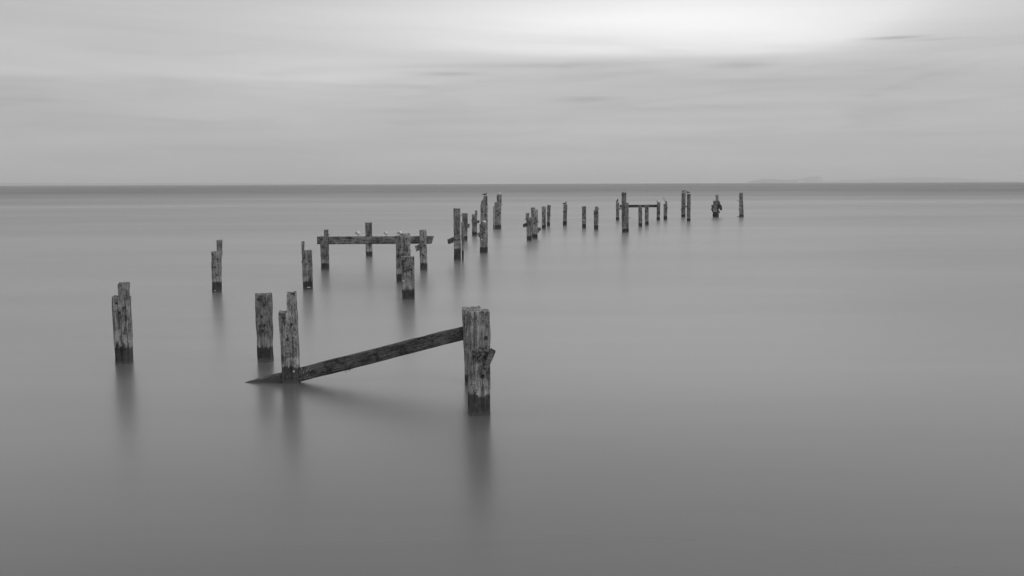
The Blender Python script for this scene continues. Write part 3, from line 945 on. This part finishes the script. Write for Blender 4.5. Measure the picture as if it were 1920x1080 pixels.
def make_gull(name, label, loc, rz, scale, body, wing, upright=0.0, crouch=False, hunch=False):
    """a perched gull, x forward, feet at the origin, about 0.4 m long at scale 1"""
    root = root_at(name, loc, rz); root.scale = (scale,) * 3
    tag(root, label, 'gull', 'gulls perched on the old pier')
    leg = 0.02 if crouch else 0.07
    c = V3(0, leg)
    def pt(x, z):
        ca, sa = math.cos(upright), math.sin(upright)
        return c + V3(x * ca - z * sa, x * sa + z * ca)
    hx, hz_, fat = (-0.035, -0.035, 1.25) if hunch else (0, 0, 1)     # head drawn in, feathers fluffed
    bm = bmesh.new()
    loft(bm, [(pt(-0.20, 0.045), .012, .006), (pt(-0.15, 0.050), .030, .018), (pt(-0.09, 0.052), .050, .040), (pt(-0.02, 0.055), .064 * fat, .058 * fat),
              (pt(0.05, 0.065), .062 * fat, .060 * fat), (pt(0.10 + hx * .3, 0.090 + hz_ * .4), .048 * fat, .050 * fat), (pt(0.125 + hx, 0.125 + hz_), .036 * fat, .036 * fat),
              (pt(0.137 + hx, 0.150 + hz_), .034, .035), (pt(0.150 + hx, 0.172 + hz_), .032, .031), (pt(0.168 + hx, 0.180 + hz_), .020, .020), (pt(0.180 + hx, 0.179 + hz_), .008, .008)])
    link_mesh('body', bm, body, root, sharp=80)
    for s in (-1, 1):
        bm = bmesh.new()
        loft(bm, [(pt(0.085, 0.085) + Vector((0, s * .050 * fat, 0)), .006, .018), (pt(0.03, 0.075) + Vector((0, s * .062 * fat, 0)), .010, .042),
                  (pt(-0.06, 0.070) + Vector((0, s * .056, 0)), .010, .040), (pt(-0.14, 0.064) + Vector((0, s * .036, 0)), .008, .022),
                  (pt(-0.22, 0.058) + Vector((0, s * .016, 0)), .005, .009), (pt(-0.27, 0.056) + Vector((0, s * .008, 0)), .002, .003)], 8)
        link_mesh('wing', bm, wing, root, sharp=80)
        bm = bmesh.new()
        tube(bm, Vector((0.005, s * .025, leg + 0.02)), Vector((0.0, s * .025, 0)), .005, .004, 6)
        tube(bm, Vector((-0.005, s * .025, 0.004)), Vector((0.035, s * .030, 0.003)), .006, .010, 6)
        link_mesh('leg', bm, M_BILL, root)
    bm = bmesh.new()
    loft(bm, [(pt(0.172 + hx, 0.179 + hz_), .010, .010), (pt(0.195 + hx, 0.177 + hz_), .007, .009), (pt(0.212 + hx, 0.172 + hz_), .003, .005)], 8)
    link_mesh('bill', bm, M_BILL, root)
    for s in (-1, 1):
        bm = bmesh.new()
        blob(bm, pt(0.155 + hx, 0.182 + hz_) + Vector((0, s * .026, 0)), .005, .004, .005, 1, 0, 1)
        link_mesh('eye', bm, M_DARKF, root)
    return root


def make_cormorant(name, label, loc, rz, scale):
    root = root_at(name, loc, rz); root.scale = (scale,) * 3
    tag(root, label, 'cormorant')
    bm = bmesh.new()
    loft(bm, [(V3(-0.17, -0.03), .010, .006), (V3(-0.12, 0.05), .045, .030), (V3(-0.07, 0.10), .085, .085), (V3(-0.02, 0.18), .105, .115),
              (V3(0.03, 0.28), .095, .105), (V3(0.06, 0.36), .062, .066), (V3(0.065, 0.43), .028, .030), (V3(0.06, 0.49), .025, .028),
              (V3(0.075, 0.53), .028, .028), (V3(0.11, 0.545), .020, .018), (V3(0.125, 0.546), .010, .010)])
    link_mesh('body', bm, M_DARKF, root, sharp=80)
    for s in (-1, 1):
        bm = bmesh.new()
        loft(bm, [(V3(0.03, 0.34) + Vector((0, s * .055, 0)), .008, .02), (V3(0.0, 0.26) + Vector((0, s * .075, 0)), .012, .055),
                  (V3(-0.05, 0.16) + Vector((0, s * .062, 0)), .012, .05), (V3(-0.10, 0.06) + Vector((0, s * .035, 0)), .006, .015)], 8)
        link_mesh('wing', bm, M_DARKF, root, sharp=80)
        bm = bmesh.new()
        tube(bm, Vector((-0.03, s * .035, 0.11)), Vector((-0.01, s * .04, 0)), .014, .009, 6)
        tube(bm, Vector((-0.02, s * .04, 0.006)), Vector((0.05, s * .05, 0.005)), .008, .014, 6)
        link_mesh('leg', bm, M_DARKF, root)
    bm = bmesh.new()
    loft(bm, [(V3(0.118, 0.545), .010, .010), (V3(0.16, 0.545), .006, .007), (V3(0.185, 0.538), .003, .005)], 8)
    link_mesh('bill', bm, M_BILL, root)
    return root


def beam_top(bt, px, py, a, b):
    root, M4, Ln, h, th = bt
    p = M4.inverted() @ on_plane(px, py, a, b)
    return M4 @ Vector((h / 2 + 0.002, 0, p.z))


def post_top(p, px, z=None):
    z = p.zmax if z is None else z
    u = p.uu(px, z)
    return Matrix.Translation(p.cen) @ Matrix.Rotation(p.rz, 4, 'Z') @ Vector((u, 0, z + 0.004))


make_gull('gull', 'white gull standing on the level beam left of the middle post', beam_top(lvl, 671.5, 443, ga, gb), R(-52), 0.92, M_WHITE, M_GREYF, hunch=True)
make_gull('gull', 'white gull standing on the level beam right of the middle post', beam_top(lvl, 724, 443, ga, gb), R(-60), 0.88, M_WHITE, M_GREYF, hunch=True)
make_gull('gull', 'white gull half hidden behind the post tops at right of the level beam', beam_top(lvl, 750.5, 443, ga, gb), R(-40), 0.85, M_WHITE, M_GREYF, hunch=True)
make_gull('gull', 'dark gull spread low on the tip of the tallest post', post_top(Q2, 909, z_at(Q2.front, 366.5)), R(10), 0.62, M_BROWNF, M_DARKF, crouch=True)
q_up = make_gull('gull', 'white gull on the lower post against the tallest post', post_top(Q, 908.6), R(-60), 0.72, M_WHITE, M_WHITE, hunch=True)
make_gull('gull', 'bright white gull on the narrow top of the tall post', post_top(Rr, 936, z_at(Rr.front, 365)), R(-75), 1.0, M_WHITE, M_GREYF, crouch=True, hunch=True)
make_gull('gull', 'dark gull crouched on the lone post facing right', post_top(U, 1059.4), R(12), 0.95, M_BROWNF, M_DARKF, 0.2, crouch=True)
make_cormorant('cormorant', 'black cormorant upright on the post left of the round pile', post_top(X1, 1157.6), R(15), 0.72)
make_gull('gull', 'pale headed gull on the right end post of the far beam', post_top(X5, 1233.4), R(8), 0.85, M_WHITE, M_GREYF)
make_gull('gull', 'left gull of two on the far chained pair, standing higher', post_top(AA1, 1281.4), R(5), 1.0, M_BROWNF, M_DARKF, crouch=False)
make_gull('gull', 'right gull of two on the far chained pair, lower and leaning out', post_top(AA2, 1289.6), R(170), 1.0, M_BROWNF, M_DARKF, crouch=False)
